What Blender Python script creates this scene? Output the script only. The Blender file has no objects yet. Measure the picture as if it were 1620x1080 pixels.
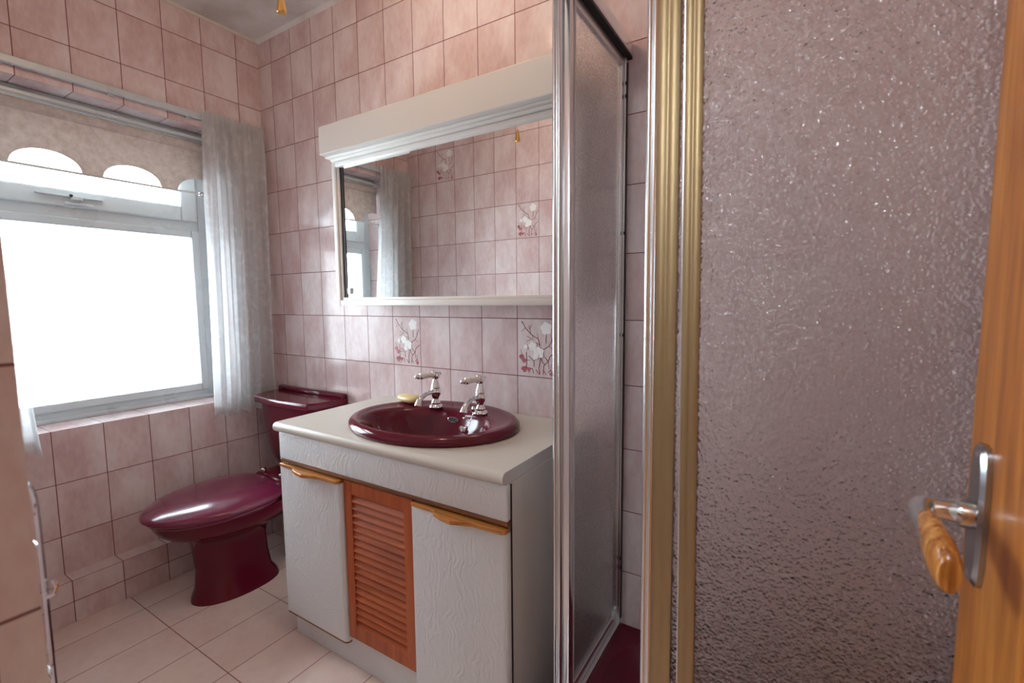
import bpy, bmesh, math, random
from mathutils import Vector, Matrix
random.seed(4)
PI = math.pi
scn = bpy.context.scene
COL = scn.collection

# ------------------------------------------------------------------ camera
cam_d = bpy.data.cameras.new('camera'); cam = bpy.data.objects.new('camera', cam_d); COL.objects.link(cam)
CP = Vector((2.3075, -1.3876, 1.1697))
yaw, pitch, roll = 0.554577, -0.0903686, -0.0091704
f = Vector((-math.sin(yaw)*math.cos(pitch), math.cos(yaw)*math.cos(pitch), math.sin(pitch)))
r0 = Vector((math.cos(yaw), math.sin(yaw), 0)); u0 = r0.cross(f)
rr = r0*math.cos(roll) + u0*math.sin(roll); uu = -r0*math.sin(roll) + u0*math.cos(roll)
cam.matrix_world = Matrix(((rr.x, uu.x, -f.x, CP.x), (rr.y, uu.y, -f.y, CP.y), (rr.z, uu.z, -f.z, CP.z), (0, 0, 0, 1)))
cam_d.sensor_width = 36; cam_d.lens = 36*738.06/1620; cam_d.clip_start = 0.01
cam_d.dof.use_dof = True; cam_d.dof.focus_distance = 1.6; cam_d.dof.aperture_fstop = 4.5
scn.camera = cam

# ------------------------------------------------------------------ world and lights
W = bpy.data.worlds.new('world'); scn.world = W; W.use_nodes = True
W.node_tree.nodes['Background'].inputs[0].default_value = (0.80, 0.93, 1.0, 1)
W.node_tree.nodes['Background'].inputs[1].default_value = 20.0

def light(name, kind, loc, power, color, size=None, rot=None, size_y=None):
    d = bpy.data.lights.new(name, kind); d.energy = power; d.color = color
    o = bpy.data.objects.new(name, d); COL.objects.link(o); o.location = loc
    if kind == 'AREA':
        d.size = size; d.shape = 'RECTANGLE' if size_y else 'SQUARE'
        if size_y: d.size_y = size_y
    elif size: d.shadow_soft_size = size
    if rot: o.rotation_euler = rot
    return o
# window portal guides daylight through the opening
po = light('window_portal', 'AREA', (-0.26, -0.64, 1.3), 1, (1, 1, 1), 0.95, (0, -PI/2, 0), 1.3)
po.data.cycles.is_portal = True
po.rotation_euler = (0, -PI/2, 0)
light('ceiling_lamp_bulb', 'POINT', (1.35, -0.62, 2.33), 7.0, (1.0, 0.70, 0.46), 0.045)
light('hall_fill_light', 'POINT', (1.81, -2.45, 2.15), 24.0, (0.82, 0.92, 1.0), 0.06)  # unseen fill added behind the camera, cool to stand in for hall daylight

vs = scn.view_settings
scn.display_settings.display_device = 'sRGB'
vs.view_transform = 'Standard'; vs.look = 'None'; vs.gamma = 1; vs.use_curve_mapping = False
vs.exposure = 0.06

# ------------------------------------------------------------------ materials
def srgb(r, g, b):
    def c(x):
        x /= 255.0
        return x/12.92 if x <= .04045 else ((x+.055)/1.055)**2.4
    return (c(r), c(g), c(b), 1)

class MT:
    def __init__(s, name):
        s.m = bpy.data.materials.new(name); s.m.use_nodes = True
        s.t = s.m.node_tree; s.n = s.t.nodes; s.l = s.t.links
        s.b = s.n['Principled BSDF']; s.out = s.n['Material Output']
    def N(s, typ, **kw):
        n = s.n.new(typ)
        for k, v in kw.items(): setattr(n, k, v)
        return n
    def L(s, a, b): s.l.new(a, b)
    def set(s, **kw):
        for k, v in kw.items():
            s.b.inputs[k.replace('_', ' ')].default_value = v
    def bump(s, h, strength=.3, dist=.001, prev=None):
        b = s.N('ShaderNodeBump'); b.inputs['Strength'].default_value = strength; b.inputs['Distance'].default_value = dist
        s.L(h, b.inputs['Height'])
        if prev is not None: s.L(prev, b.inputs['Normal'])
        s.L(b.outputs[0], s.b.inputs['Normal']); return b.outputs[0]
    def coord(s, kind='Object', scale=(1, 1, 1)):
        tc = s.N('ShaderNodeTexCoord'); mp = s.N('ShaderNodeMapping'); mp.inputs['Scale'].default_value = scale
        s.L(tc.outputs[kind], mp.inputs[0]); return mp.outputs[0]
    def noise(s, vec, scale, detail=3, rough=.5, dist=0):
        n = s.N('ShaderNodeTexNoise'); n.inputs['Scale'].default_value = scale; n.inputs['Detail'].default_value = detail
        n.inputs['Roughness'].default_value = rough; n.inputs['Distortion'].default_value = dist
        s.L(vec, n.inputs['Vector']); return n.outputs['Fac']
    def ramp(s, fac, stops):
        r = s.N('ShaderNodeValToRGB')
        el = r.color_ramp.elements
        while len(el) < len(stops): el.new(.5)
        for e, (p, c) in zip(el, stops): e.position = p; e.color = c
        s.L(fac, r.inputs[0]); return r.outputs[0]

def plain(name, col, rough=.5, metal=0, coat=0, spec=.5, bump=None):
    m = MT(name); m.set(Base_Color=col, Roughness=rough, Metallic=metal, Coat_Weight=coat, Specular_IOR_Level=spec)
    if coat: m.set(Coat_Roughness=.03)
    v = m.coord()
    # gentle procedural unevenness in gloss
    n = m.noise(v, 9, 3)
    mr = m.N('ShaderNodeMapRange'); mr.inputs['To Min'].default_value = rough*.85; mr.inputs['To Max'].default_value = rough*1.15
    m.L(n, mr.inputs['Value']); m.L(mr.outputs[0], m.b.inputs['Roughness'])
    if bump: m.bump(m.noise(v, bump[0], 4), bump[1], bump[2])
    return m.m

def tile(name, bw, rh, c_lo, c_hi, c_mort, rough=.12, mscale=(5, 2.2), mort=.0030, coat=.0, wob=.25):
    m = MT(name); uv = m.coord('UV')
    b = m.N('ShaderNodeTexBrick'); b.offset = 0; b.squash = 1
    b.inputs['Scale'].default_value = 1; b.inputs['Brick Width'].default_value = bw; b.inputs['Row Height'].default_value = rh
    b.inputs['Mortar Size'].default_value = mort/2; b.inputs['Mortar Smooth'].default_value = .25; b.inputs['Bias'].default_value = 0
    b.inputs['Color1'].default_value = (0, 0, 0, 1); b.inputs['Color2'].default_value = (1, 1, 1, 1); b.inputs['Mortar'].default_value = (.5, .5, .5, 1)
    m.L(uv, b.inputs['Vector'])
    # cloudy glaze, offset per tile so patches do not run across joints
    mp = m.N('ShaderNodeMapping'); mp.inputs['Scale'].default_value = (mscale[0], mscale[1], 1); m.L(uv, mp.inputs[0])
    va = m.N('ShaderNodeVectorMath', operation='MULTIPLY_ADD'); va.inputs[1].default_value = (9, 7, 5)
    m.L(b.outputs['Color'], va.inputs[0]); m.L(mp.outputs[0], va.inputs[2])
    n1 = m.noise(va.outputs[0], 1.6, 4, .55)
    n2 = m.noise(va.outputs[0], 14, 3, .6)
    mix = m.N('ShaderNodeMath', operation='MULTIPLY_ADD'); mix.inputs[1].default_value = .25; m.L(n2, mix.inputs[0])
    sc = m.N('ShaderNodeMath', operation='MULTIPLY'); sc.inputs[1].default_value = .8; m.L(n1, sc.inputs[0]); m.L(sc.outputs[0], mix.inputs[2])
    col = m.ramp(mix.outputs[0], [(.36, c_lo), (.66, c_hi)])
    mx = m.N('ShaderNodeMix', data_type='RGBA'); m.L(b.outputs['Fac'], mx.inputs[0]); m.L(col, mx.inputs[6]); mx.inputs[7].default_value = c_mort
    m.L(mx.outputs[2], m.b.inputs['Base Color'])
    rg = m.N('ShaderNodeMapRange'); rg.inputs['To Min'].default_value = rough; rg.inputs['To Max'].default_value = .6
    m.L(b.outputs['Fac'], rg.inputs['Value']); m.L(rg.outputs[0], m.b.inputs['Roughness'])
    inv = m.N('ShaderNodeMath', operation='SUBTRACT'); inv.inputs[0].default_value = 1; m.L(b.outputs['Fac'], inv.inputs[1])
    p = m.bump(inv.outputs[0], .6, .0012)
    # glaze is slightly wavy
    w = m.noise(va.outputs[0], 1.2, 2)
    m.bump(w, wob, .004, p)
    m.set(Coat_Weight=coat, Specular_IOR_Level=.15)
    return m.m

PINK_LO = srgb(206, 176, 176); PINK_HI = srgb(232, 220, 220); MORT = srgb(122, 74, 74)
M_tile = tile('pink_glazed_tile', .151, .2, PINK_LO, PINK_HI, MORT)
M_tile_ledge = tile('pink_glazed_cut_tile', .151, .08, PINK_LO, PINK_HI, MORT)
M_floor = tile('beige_pink_floor_tile', .2, .3, srgb(218, 192, 184), srgb(234, 216, 206), srgb(140, 92, 84), rough=.3, mscale=(2.5, 2.5), mort=.003, wob=.1)
M_white = plain('white_plastic', srgb(232, 230, 226), .3)
M_upvc = plain('white_upvc', srgb(200, 210, 214), .28)
M_lam = plain('white_laminate', srgb(212, 209, 200), .33, bump=(40, .05, .0006))
M_side = plain('grey_white_board', srgb(220, 221, 219), .45)
M_hall = plain('cream_paint', srgb(224, 220, 212), .7)
M_maroon = plain('burgundy_ceramic', srgb(98, 22, 42), .12, coat=.08, spec=.32)
M_maroon_seat = plain('burgundy_plastic', srgb(116, 34, 66), .2, coat=.3)
M_chrome = plain('chrome', (.82, .84, .86, 1), .07, 1)
M_alu = plain('polished_aluminium', (.80, .82, .84, 1), .24, 1)
M_gold = plain('gold_toned_aluminium', (.40, .295, .165, 1), .42, 1)  # even gold tone set as base colour of the front frames
M_satin = plain('satin_chrome', (.42, .43, .46, 1), .22, 1)
M_black = plain('black_rubber', (.012, .012, .012, 1), .6)
M_brass = plain('brass', (.85, .52, .16, 1), .18, 1)
M_cer = plain('white_porcelain', srgb(244, 238, 226), .12, coat=.3)
M_pelmet = plain('translucent_white_diffuser', srgb(206, 202, 196), .35)
M_grey = plain('grey_edging', srgb(214, 216, 216), .4)

def wood(name, c1, c2, c3, rough=.35, axis='z', scale=1.0, bp=.15):
    m = MT(name)
    sc = {'z': (22*scale, 22*scale, 1.2*scale), 'x': (1.2*scale, 22*scale, 22*scale)}[axis]
    v = m.coord('Object', sc)
    n = m.noise(v, 2.2, 4, .6, .6)
    v2 = m.coord('Object', tuple(s*6 for s in sc))
    n2 = m.noise(v2, 2, 2)
    ad = m.N('ShaderNodeMath', operation='MULTIPLY_ADD'); ad.inputs[1].default_value = .3; m.L(n2, ad.inputs[0]); m.L(n, ad.inputs[2])
    c = m.ramp(ad.outputs[0], [(.45, c1), (.65, c2), (.82, c3)])
    m.L(c, m.b.inputs['Base Color']); m.set(Roughness=rough, Coat_Weight=.25, Coat_Roughness=.15)
    m.bump(ad.outputs[0], bp, .0006)
    return m.m
M_door = wood('varnished_pine', srgb(146, 80, 20), srgb(180, 106, 32), srgb(202, 130, 48), .4)
M_teak = wood('orange_brown_louvre_wood', srgb(146, 66, 26), srgb(176, 86, 38), srgb(190, 100, 48), .5, 'x', .5, .02)
M_teak_v = wood('orange_brown_frame_wood', srgb(146, 66, 26), srgb(172, 82, 36), srgb(186, 96, 46), .5, 'z', .6, .03)
M_pull = wood('light_varnished_wood', srgb(160, 98, 42), srgb(196, 132, 66), srgb(210, 152, 84), .3, 'x')
M_trimw = wood('dark_wood_strip', srgb(96, 52, 22), srgb(124, 72, 32), srgb(140, 86, 42), .45, 'x')
M_grip = wood('marbled_wood_grip', srgb(120, 62, 24), srgb(186, 120, 56), srgb(214, 156, 90), .2, 'z', 2.2)

def mat_leather():
    m = MT('white_textured_vinyl'); m.set(Base_Color=srgb(222, 226, 228), Roughness=.38)
    v = m.coord()
    n = m.noise(v, 14, 2, .5, 2.5)
    rd = m.N('ShaderNodeTexWave'); rd.inputs['Scale'].default_value = 16; rd.inputs['Distortion'].default_value = 22; rd.inputs['Detail'].default_value = 3
    m.L(v, rd.inputs['Vector'])
    mu = m.N('ShaderNodeMath', operation='MULTIPLY'); m.L(n, mu.inputs[0]); m.L(rd.outputs['Fac'], mu.inputs[1])
    m.bump(mu.outputs[0], .5, .0018)
    return m.m
M_vinyl = mat_leather()

def mat_ceiling():
    m = MT('textured_plaster'); m.set(Base_Color=srgb(224, 226, 228), Roughness=.85)
    v = m.coord()
    w = m.N('ShaderNodeTexWave'); w.wave_type = 'RINGS'; w.inputs['Scale'].default_value = 7; w.inputs['Distortion'].default_value = 9; w.inputs['Detail'].default_value = 3
    m.L(v, w.inputs['Vector'])
    n = m.noise(v, 26, 5, .65)
    a = m.N('ShaderNodeMath', operation='MULTIPLY_ADD'); a.inputs[1].default_value = .45; m.L(w.outputs['Fac'], a.inputs[0]); m.L(n, a.inputs[2])
    m.bump(a.outputs[0], .8, .010)
    g = m.ramp(m.noise(v, 3.5, 4), [(.35, srgb(206, 204, 200)), (.6, srgb(236, 238, 240))])
    m.L(g, m.b.inputs['Base Color'])
    return m.m
M_ceil = mat_ceiling()

def obscure(name, scale, rough, strength, dist, tint=(1, 1, 1, 1), spec=.5):
    m = MT(name); m.set(Base_Color=tint, Roughness=rough, Transmission_Weight=1.0, IOR=1.46, Specular_IOR_Level=spec)
    v = m.coord('Object')
    vo = m.N('ShaderNodeTexVoronoi'); vo.feature = 'SMOOTH_F1'; vo.inputs['Scale'].default_value = scale; vo.inputs['Smoothness'].default_value = .6
    m.L(v, vo.inputs['Vector'])
    n = m.noise(v, scale*.6, 2)
    a = m.N('ShaderNodeMath', operation='ADD'); m.L(vo.outputs['Distance'], a.inputs[0]); m.L(n, a.inputs[1])
    m.bump(a.outputs[0], strength, dist)
    return m.m
M_obsc = obscure('pimpled_obscure_glass', 210, .09, .75, .0024, (.98, .96, .96, 1))
M_obsc_fine = obscure('fine_obscure_glass', 420, .13, .35, .0010, (1, 1, 1, 1))

def mat_glass():
    m = MT('clear_window_glass')
    tr = m.N('ShaderNodeBsdfTransparent'); gl = m.N('ShaderNodeBsdfGlossy'); gl.inputs['Roughness'].default_value = .02
    fr = m.N('ShaderNodeFresnel'); fr.inputs['IOR'].default_value = 1.45
    mx = m.N('ShaderNodeMixShader'); m.L(fr.outputs[0], mx.inputs[0]); m.L(tr.outputs[0], mx.inputs[1]); m.L(gl.outputs[0], mx.inputs[2])
    m.L(mx.outputs[0], m.out.inputs['Surface']); return m.m
M_glass = mat_glass()

M_mirror = plain('mirror_silvering', (.90, .90, .90, 1), .005, 1)
mm = MT('mirror'); mm.set(Base_Color=(.9, .91, .9, 1), Roughness=.0, Metallic=1); M_mirror = mm.m

def mat_curtain():
    m = MT('sheer_white_lace')
    v = m.coord()
    n = m.noise(v, 16, 3, .5, 1.5)
    d = m.N('ShaderNodeBsdfDiffuse'); d.inputs['Color'].default_value = srgb(232, 232, 232)
    t = m.N('ShaderNodeBsdfTranslucent'); t.inputs['Color'].default_value = (.66, .69, .72, 1)
    a = m.N('ShaderNodeMixShader'); a.inputs[0].default_value = .42; m.L(d.outputs[0], a.inputs[1]); m.L(t.outputs[0], a.inputs[2])
    tr = m.N('ShaderNodeBsdfTransparent')
    b = m.N('ShaderNodeMixShader')
    fa = m.ramp(n, [(.50, (.24, .24, .24, 1)), (.64, (.12, .12, .12, 1))])
    m.L(fa, b.inputs[0]); m.L(a.outputs[0], b.inputs[1]); m.L(tr.outputs[0], b.inputs[2])
    m.L(b.outputs[0], m.out.inputs['Surface']); return m.m
M_curt = mat_curtain()

def mat_blind():
    m = MT('beige_blind_fabric')
    v = m.coord('Object', (1, 1, 1)); n = m.noise(v, 34, 5, .7)
    c = m.ramp(n, [(.35, srgb(200, 190, 184)), (.65, srgb(222, 215, 210))])
    d = m.N('ShaderNodeBsdfDiffuse'); m.L(c, d.inputs[0])
    t = m.N('ShaderNodeBsdfTranslucent'); m.L(c, t.inputs[0])
    a = m.N('ShaderNodeMixShader'); a.inputs[0].default_value = .18; m.L(d.outputs[0], a.inputs[1]); m.L(t.outputs[0], a.inputs[2])
    m.L(a.outputs[0], m.out.inputs['Surface']); return m.m
M_blind = mat_blind()
M_soap = plain('worn_cream_soap', srgb(228, 206, 150), .35)
M_twig = plain('printed_twig_maroon', srgb(112, 44, 54), .15)
M_blush = plain('printed_blush_pink', srgb(190, 112, 120), .15)
M_petal = plain('printed_petal_white', srgb(248, 246, 244), .15)

# ------------------------------------------------------------------ mesh helpers
def BM(): return bmesh.new()
def box(bm, x0, x1, y0, y1, z0, z1, bev=0, seg=2, mi=0):
    b2 = bmesh.new()
    bmesh.ops.create_cube(b2, size=1)
    for v in b2.verts:
        v.co = Vector(((x0+x1)/2 + v.co.x*(x1-x0), (y0+y1)/2 + v.co.y*(y1-y0), (z0+z1)/2 + v.co.z*(z1-z0)))
    if bev: bmesh.ops.bevel(b2, geom=b2.edges[:], offset=bev, segments=seg, affect='EDGES', profile=.5)
    merge(bm, b2, mi); return bm
def merge(bm, b2, mi=0):
    mp = {}
    for v in b2.verts: mp[v] = bm.verts.new(v.co)
    for fc in b2.faces:
        try: nf = bm.faces.new([mp[v] for v in fc.verts]); nf.material_index = mi; nf.smooth = fc.smooth
        except ValueError: pass
    b2.free()
def loft(bm, rings, cap0=True, cap1=True, close=True, mi=0):
    R = [[bm.verts.new(p) for p in r] for r in rings]
    n = len(R[0])
    for a, b in zip(R, R[1:]):
        for i in range(n if close else n-1):
            j = (i+1) % n
            fc = bm.faces.new((a[i], a[j], b[j], b[i])); fc.material_index = mi
    if cap0: bm.faces.new(R[0][::-1]).material_index = mi
    if cap1: bm.faces.new(R[-1]).material_index = mi
    return bm
def tube(bm, pts, r, n=10, mi=0, cap=True):
    pts = [Vector(p) for p in pts]; rings = []
    rad = r if isinstance(r, (list, tuple)) else [r]*len(pts)
    up = Vector((0, 0, 1))
    d0 = (pts[1]-pts[0]).normalized()
    if abs(d0.dot(up)) > .9: up = Vector((1, 0, 0))
    nrm = (up - d0*up.dot(d0)).normalized()
    for i, p in enumerate(pts):
        d = ((pts[min(i+1, len(pts)-1)]-pts[max(i-1, 0)])).normalized()
        nrm = (nrm - d*nrm.dot(d)).normalized(); bn = d.cross(nrm)
        rings.append([p + (nrm*math.cos(2*PI*k/n) + bn*math.sin(2*PI*k/n))*rad[i] for k in range(n)])
    return loft(bm, rings, cap, cap, mi=mi)
def lathe(bm, prof, c, axis=(0, 0, 1), n=24, mi=0):
    ax = Vector(axis).normalized(); t = Vector((1, 0, 0)) if abs(ax.x) < .9 else Vector((0, 1, 0))
    e1 = (t - ax*t.dot(ax)).normalized(); e2 = ax.cross(e1); c = Vector(c)
    return loft(bm, [[c + ax*h + (e1*math.cos(2*PI*k/n)+e2*math.sin(2*PI*k/n))*max(r, 1e-5) for k in range(n)] for r, h in prof], mi=mi)
def prism(bm, poly, axis, a0, a1, mi=0):
    """extrude a 2D polygon along an axis; poly in the two other axes in order"""
    def P(u, v, w): return {'x': (w, u, v), 'y': (u, w, v), 'z': (u, v, w)}[axis]
    return loft(bm, [[P(u, v, a0) for u, v in poly], [P(u, v, a1) for u, v in poly]], mi=mi)
def sphere(bm, c, r, sc=(1, 1, 1), n=16):
    b2 = bmesh.new(); bmesh.ops.create_uvsphere(b2, u_segments=n, v_segments=n//2+2, radius=r)
    for v in b2.verts: v.co = Vector((v.co.x*sc[0]+c[0], v.co.y*sc[1]+c[1], v.co.z*sc[2]+c[2]))
    merge(bm, b2); return bm

def wloc(o):
    v = Vector((0, 0, 0))
    while o: v += o.location; o = o.parent
    return v
def obj(name, bm, mats, parent=None, smooth=False, ang=40, bev=0, sub=0, label=None):
    off = wloc(parent) if parent else Vector((0, 0, 0))
    for v in bm.verts: v.co -= off
    bmesh.ops.recalc_face_normals(bm, faces=bm.faces[:])
    me = bpy.data.meshes.new(name); bm.to_mesh(me); bm.free()
    for m in (mats if isinstance(mats, (list, tuple)) else [mats]): me.materials.append(m)
    o = bpy.data.objects.new(name, me); COL.objects.link(o)
    if parent: o.parent = parent
    if smooth:
        for p in me.polygons: p.use_smooth = True
        me.set_sharp_from_angle(angle=math.radians(ang))
    if bev:
        b = o.modifiers.new('bevel', 'BEVEL'); b.width = bev; b.segments = 2; b.limit_method = 'ANGLE'; b.angle_limit = math.radians(40)
    if sub:
        s = o.modifiers.new('subdiv', 'SUBSURF'); s.levels = sub; s.render_levels = sub
    if label: o['label'] = label
    return o
def thing(name, loc, label, cat, group=None):
    o = bpy.data.objects.new(name, None); COL.objects.link(o); o.location = loc; o.empty_display_size = .05
    o['label'] = label; o['category'] = cat
    if group: o['group'] = group
    return o
def tag(o, label, cat, group=None):
    o['label'] = label; o['category'] = cat
    if group: o['group'] = group
    return o
def struct(o): o['kind'] = 'structure'; return o
def uvs(o, u0x=.1112, u0y=.1047, v0=.103, zu=None):
    """tile grid coordinates in metres"""
    me = o.data; uv = me.uv_layers.new(name='grid')
    for p in me.polygons:
        n = p.normal; ax = max(range(3), key=lambda i: abs(n[i]))
        for li in p.loop_indices:
            c = me.vertices[me.loops[li].vertex_index].co
            if ax == 0: u, v = c.y+u0y, c.z-v0
            elif ax == 1: u, v = c.x-u0x, c.z-v0
            elif zu: u, v = zu(c)
            else: u, v = c.y+u0y, c.x+.55
            uv.data[li].uv = (u, v)

# ------------------------------------------------------------------ setting
RX, YO, H = 2.66, -1.285, 2.426
bm = BM(); box(bm, -.05, RX+.7, -2.75, .1, -.08, 0)
o = struct(obj('floor', bm, M_floor)); uvs(o, zu=lambda c: (c.x-.01+2, c.y+.395+3))
bm = BM(); box(bm, -.3, RX+.7, -2.75, .1, H, H+.08); struct(obj('ceiling', bm, M_ceil))

# window wall with its opening (recess y -1.09..-.19, z .703..1.945)
WY0, WY1, WZ0, WZ1 = -1.09, -.19, .703, 1.945
bm = BM()
for a in ((YO-.15, WY0, 0, H), (WY1, .1, 0, H), (WY0, WY1, 0, WZ0), (WY0, WY1, WZ1, H)):
    box(bm, -.26, 0, a[0], a[1], a[2], a[3])
o = struct(obj('wall_left', bm, M_tile)); uvs(o)

# printed flower tiles
def deco(bm, P, mir=False):
    def q(px, py):
        u = (px-155)/445.0; v = 1-(py-190)/700.0
        return (1-u if mir else u), v
    def ribbon(pts, w, mi):
        for (a, b) in zip(pts, pts[1:]):
            (x0, y0), (x1, y1) = q(*a), q(*b)
            X0, Y0, X1, Y1 = x0*.151, y0*.2, x1*.151, y1*.2
            dx, dy = X1-X0, Y1-Y0; l = math.hypot(dx, dy) or 1
            nx, ny = -dy/l*w, dx/l*w
            vs_ = [bm.verts.new(P(X, Y, .0005)) for X, Y in ((X0+nx, Y0+ny), (X1+nx, Y1+ny), (X1-nx, Y1-ny), (X0-nx, Y0-ny))]
            bm.faces.new(vs_).material_index = mi
    A = [[(210, 220), (250, 300), (320, 380), (400, 430), (415, 500), (410, 530)], [(490, 380), (487, 430), (485, 480)],
         [(580, 360), (550, 450), (520, 510), (460, 550), (400, 530)], [(425, 630), (420, 700), (405, 770), (415, 850)],
         [(470, 640), (510, 690), (460, 750), (455, 850)], [(590, 580), (530, 630), (510, 690)],
         [(260, 590), (265, 700), (260, 780), (330, 790), (345, 850)], [(290, 640), (350, 700), (350, 770)],
         [(510, 820), (540, 790), (560, 850)], [(425, 640), (450, 710), (470, 730)], [(370, 800), (400, 840), (415, 850)]]
    for s in A: ribbon(s, .0011, 1)
    T = [[(320, 380), (290, 270)], [(250, 300), (205, 345)], [(325, 430), (270, 400)], [(325, 430), (265, 465)], [(550, 450), (540, 375)],
         [(330, 380), (340, 440)], [(400, 430), (385, 360)], [(300, 320), (325, 260)], [(520, 510), (555, 545)], [(265, 700), (205, 640)],
         [(265, 690), (310, 690)], [(260, 780), (200, 800)], [(510, 690), (520, 780)], [(350, 700), (385, 660)], [(195, 560), (205, 620), (190, 660)],
         [(230, 260), (205, 230)], [(415, 500), (370, 470)], [(540, 790), (545, 720)], [(300, 800), (280, 850)], [(455, 800), (490, 850)]]
    for s in T: ribbon(s, .0007, 1)
    def blob(cx, cy, r, mi, pet=5, h=.0009):
        x, y = q(cx, cy); X, Y = x*.151, y*.2; R = r/445*.151
        n = 40; c = bm.verts.new(P(X, Y, h)); rg = []
        for k in range(n):
            t = 2*PI*k/n; rad = R*(.78+.22*abs(math.sin(t*pet/2+.4)))
            rg.append(bm.verts.new(P(X+rad*math.cos(t), Y+rad*math.sin(t), h)))
        for k in range(n): bm.faces.new((c, rg[k], rg[(k+1) % n])).material_index = mi
    for i, a in enumerate(((205, 655, 30), (232, 700, 24), (235, 800, 34), (290, 800, 22), (545, 840, 22))): blob(*a, 2, 3, .0003+.0001*i)
    for i, a in enumerate(((487, 300, 66), (405, 592, 62), (335, 520, 50), (255, 532, 27), (370, 640, 34))): blob(*a, 3, 5, .0009+.0003*i)

bm = BM(); box(bm, -.26, RX+.15, 0, .12, 0, H)
for cx0, cz0 in ((1.4702, .903), (.8662, .903)):
    deco(bm, lambda X, Y, h, a=cx0, b=cz0: Vector((a+X, -h, b+Y)))
o = obj('wall_back', bm, [M_tile, M_twig, M_blush, M_petal]); struct(o); uvs(o)
bm = BM(); box(bm, RX, RX+.12, YO, .1, 0, H); o = struct(obj('wall_right', bm, M_tile)); uvs(o)
# wall with the doorway behind the camera
DX0, DX1, DZ = 1.79, 2.548, 2.04
bm = BM(); box(bm, -.26, DX0, YO-.15, YO, 0, H); box(bm, DX1, RX+.12, YO-.15, YO, 0, H); box(bm, DX0, DX1, YO-.15, YO, DZ, H)
for cx0, cz0 in ((.2633, 1.923), (.8673, 1.523)):
    deco(bm, lambda X, Y, h, a=cx0, b=cz0: Vector((a+X, YO+h, b+Y)), False)
o = obj('wall_front', bm, [M_tile, M_twig, M_blush, M_petal]); struct(o); uvs(o, u0x=.4143-.151*4, v0=.123)
# hall beyond the doorway
bm = BM(); box(bm, .6, RX+.7, -2.75, -2.65, 0, H); struct(obj('wall_hall_far', bm, M_hall))
bm = BM(); box(bm, .6, .7, -2.65, YO-.15, 0, H); struct(obj('wall_hall_left', bm, M_hall))
bm = BM(); box(bm, RX+.6, RX+.7, -2.65, YO-.15, 0, H); box(bm, RX+.12, RX+.7, YO-.15, YO-.05, 0, H); struct(obj('wall_hall_right', bm, M_hall))
# boxed-in pipe ledge along the window wall
bm = BM(); box(bm, 0, .077, YO, 0, 0, .158)
o = struct(obj('trim_1', bm, M_tile_ledge)); uvs(o, v0=.078-.08*5, zu=lambda c: (c.y+.1047, c.x+.0825))
# thin bead between window wall and ceiling
bm = BM(); box(bm, 0, .010, YO, 0, H-.012, H); struct(obj('trim_2', bm, M_hall))
bm = BM(); prism(bm, [(-.014, H), (0, H), (0, H-.014)], 'x', .01, RX); struct(obj('trim_3', bm, M_ceil))

# window: frame, top vent, panes
win = bpy.data.objects.new('window_1', None); COL.objects.link(win); win.location = (-.2, -.64, WZ0); struct(win)
FX0, FX1 = -.235, -.18
def frame(bm, y0, y1, z0, z1, w, x0, x1, bev=.003, wb=None):
    wb = wb or w
    box(bm, x0, x1, y0, y0+w, z0, z1, bev); box(bm, x0, x1, y1-w, y1, z0, z1, bev)
    box(bm, x0, x1, y0+w, y1-w, z0, z0+wb, bev); box(bm, x0, x1, y0+w, y1-w, z1-w, z1, bev)
bm = BM(); frame(bm, WY0, WY1, WZ0, WZ1, .045, FX0, FX1, wb=.04)
box(bm, FX0, FX1, WY0+.045, WY1-.045, 1.505, 1.575, .003)
box(bm, FX0, -.165, WY0, WY1, WZ0, WZ0+.018, .003)
obj('window_frame', bm, M_upvc, win)
bm = BM(); frame(bm, WY0+.04, WY1-.045, .742, 1.508, .034, FX0+.005, FX1+.010, .006)
obj('fixed_light_frame', bm, M_upvc, win)
bm = BM(); frame(bm, WY0+.045, WY1-.05, 1.548, WZ1-.04, .068, FX0+.01, FX1+.016, .007)
vent = obj('vent_sash', bm, M_upvc, win)
bm = BM(); box(bm, FX1+.014, FX1+.030, -.80, -.60, 1.585, 1.591, .002); box(bm, FX1+.014, FX1+.036, -.70, -.665, 1.575, 1.592, .003); box(bm, FX1+.012, FX1+.026, -.72, -.63, 1.556, 1.566, .002)
obj('stay_handle', bm, M_upvc, vent)
bm = BM(); sphere(bm, (FX1+.032, -.700, 1.590), .006); obj('stay_pin', bm, M_black, vent)
bm = BM(); box(bm, -.212, -.206, WY0+.07, WY1-.075, .77, 1.48); obj('pane', bm, M_glass, win)
bm = BM(); box(bm, -.208, -.202, WY0+.11, WY1-.115, 1.612, WZ1-.105); obj('pane', bm, M_glass, vent)

# wooden door standing open on the right, with its frame lining
door = bpy.data.objects.new('door_1', None); COL.objects.link(door); door.location = (2.50, -1.335, 0); struct(door)
DF = 2.482
bm = BM(); y0, y1 = -1.335, -.655
box(bm, DF, DF+.038, y1-.18, y1, .008, 1.99, .003); box(bm, DF, DF+.038, y0, y0+.115, .008, 1.99, .003)
for z0, z1 in ((.008, .22), (.84, .98), (1.86, 1.99)): box(bm, DF+.0005, DF+.0375, y0+.115, y1-.18, z0, z1)
obj('door_frame_rails', bm, M_door, door)
bm = BM()
for z0, z1 in ((.22, .84), (.98, 1.86)): box(bm, DF+.013, DF+.026, y0+.1155, y1-.1805, z0, z1)
obj('door_panel', bm, M_door, door)
hp = bpy.data.objects.new('door_handle', None); COL.objects.link(hp); hp.parent = door
HY, HZ = -.7135, .934
hp.location = Vector((DF, HY, HZ)) - wloc(door)
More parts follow.
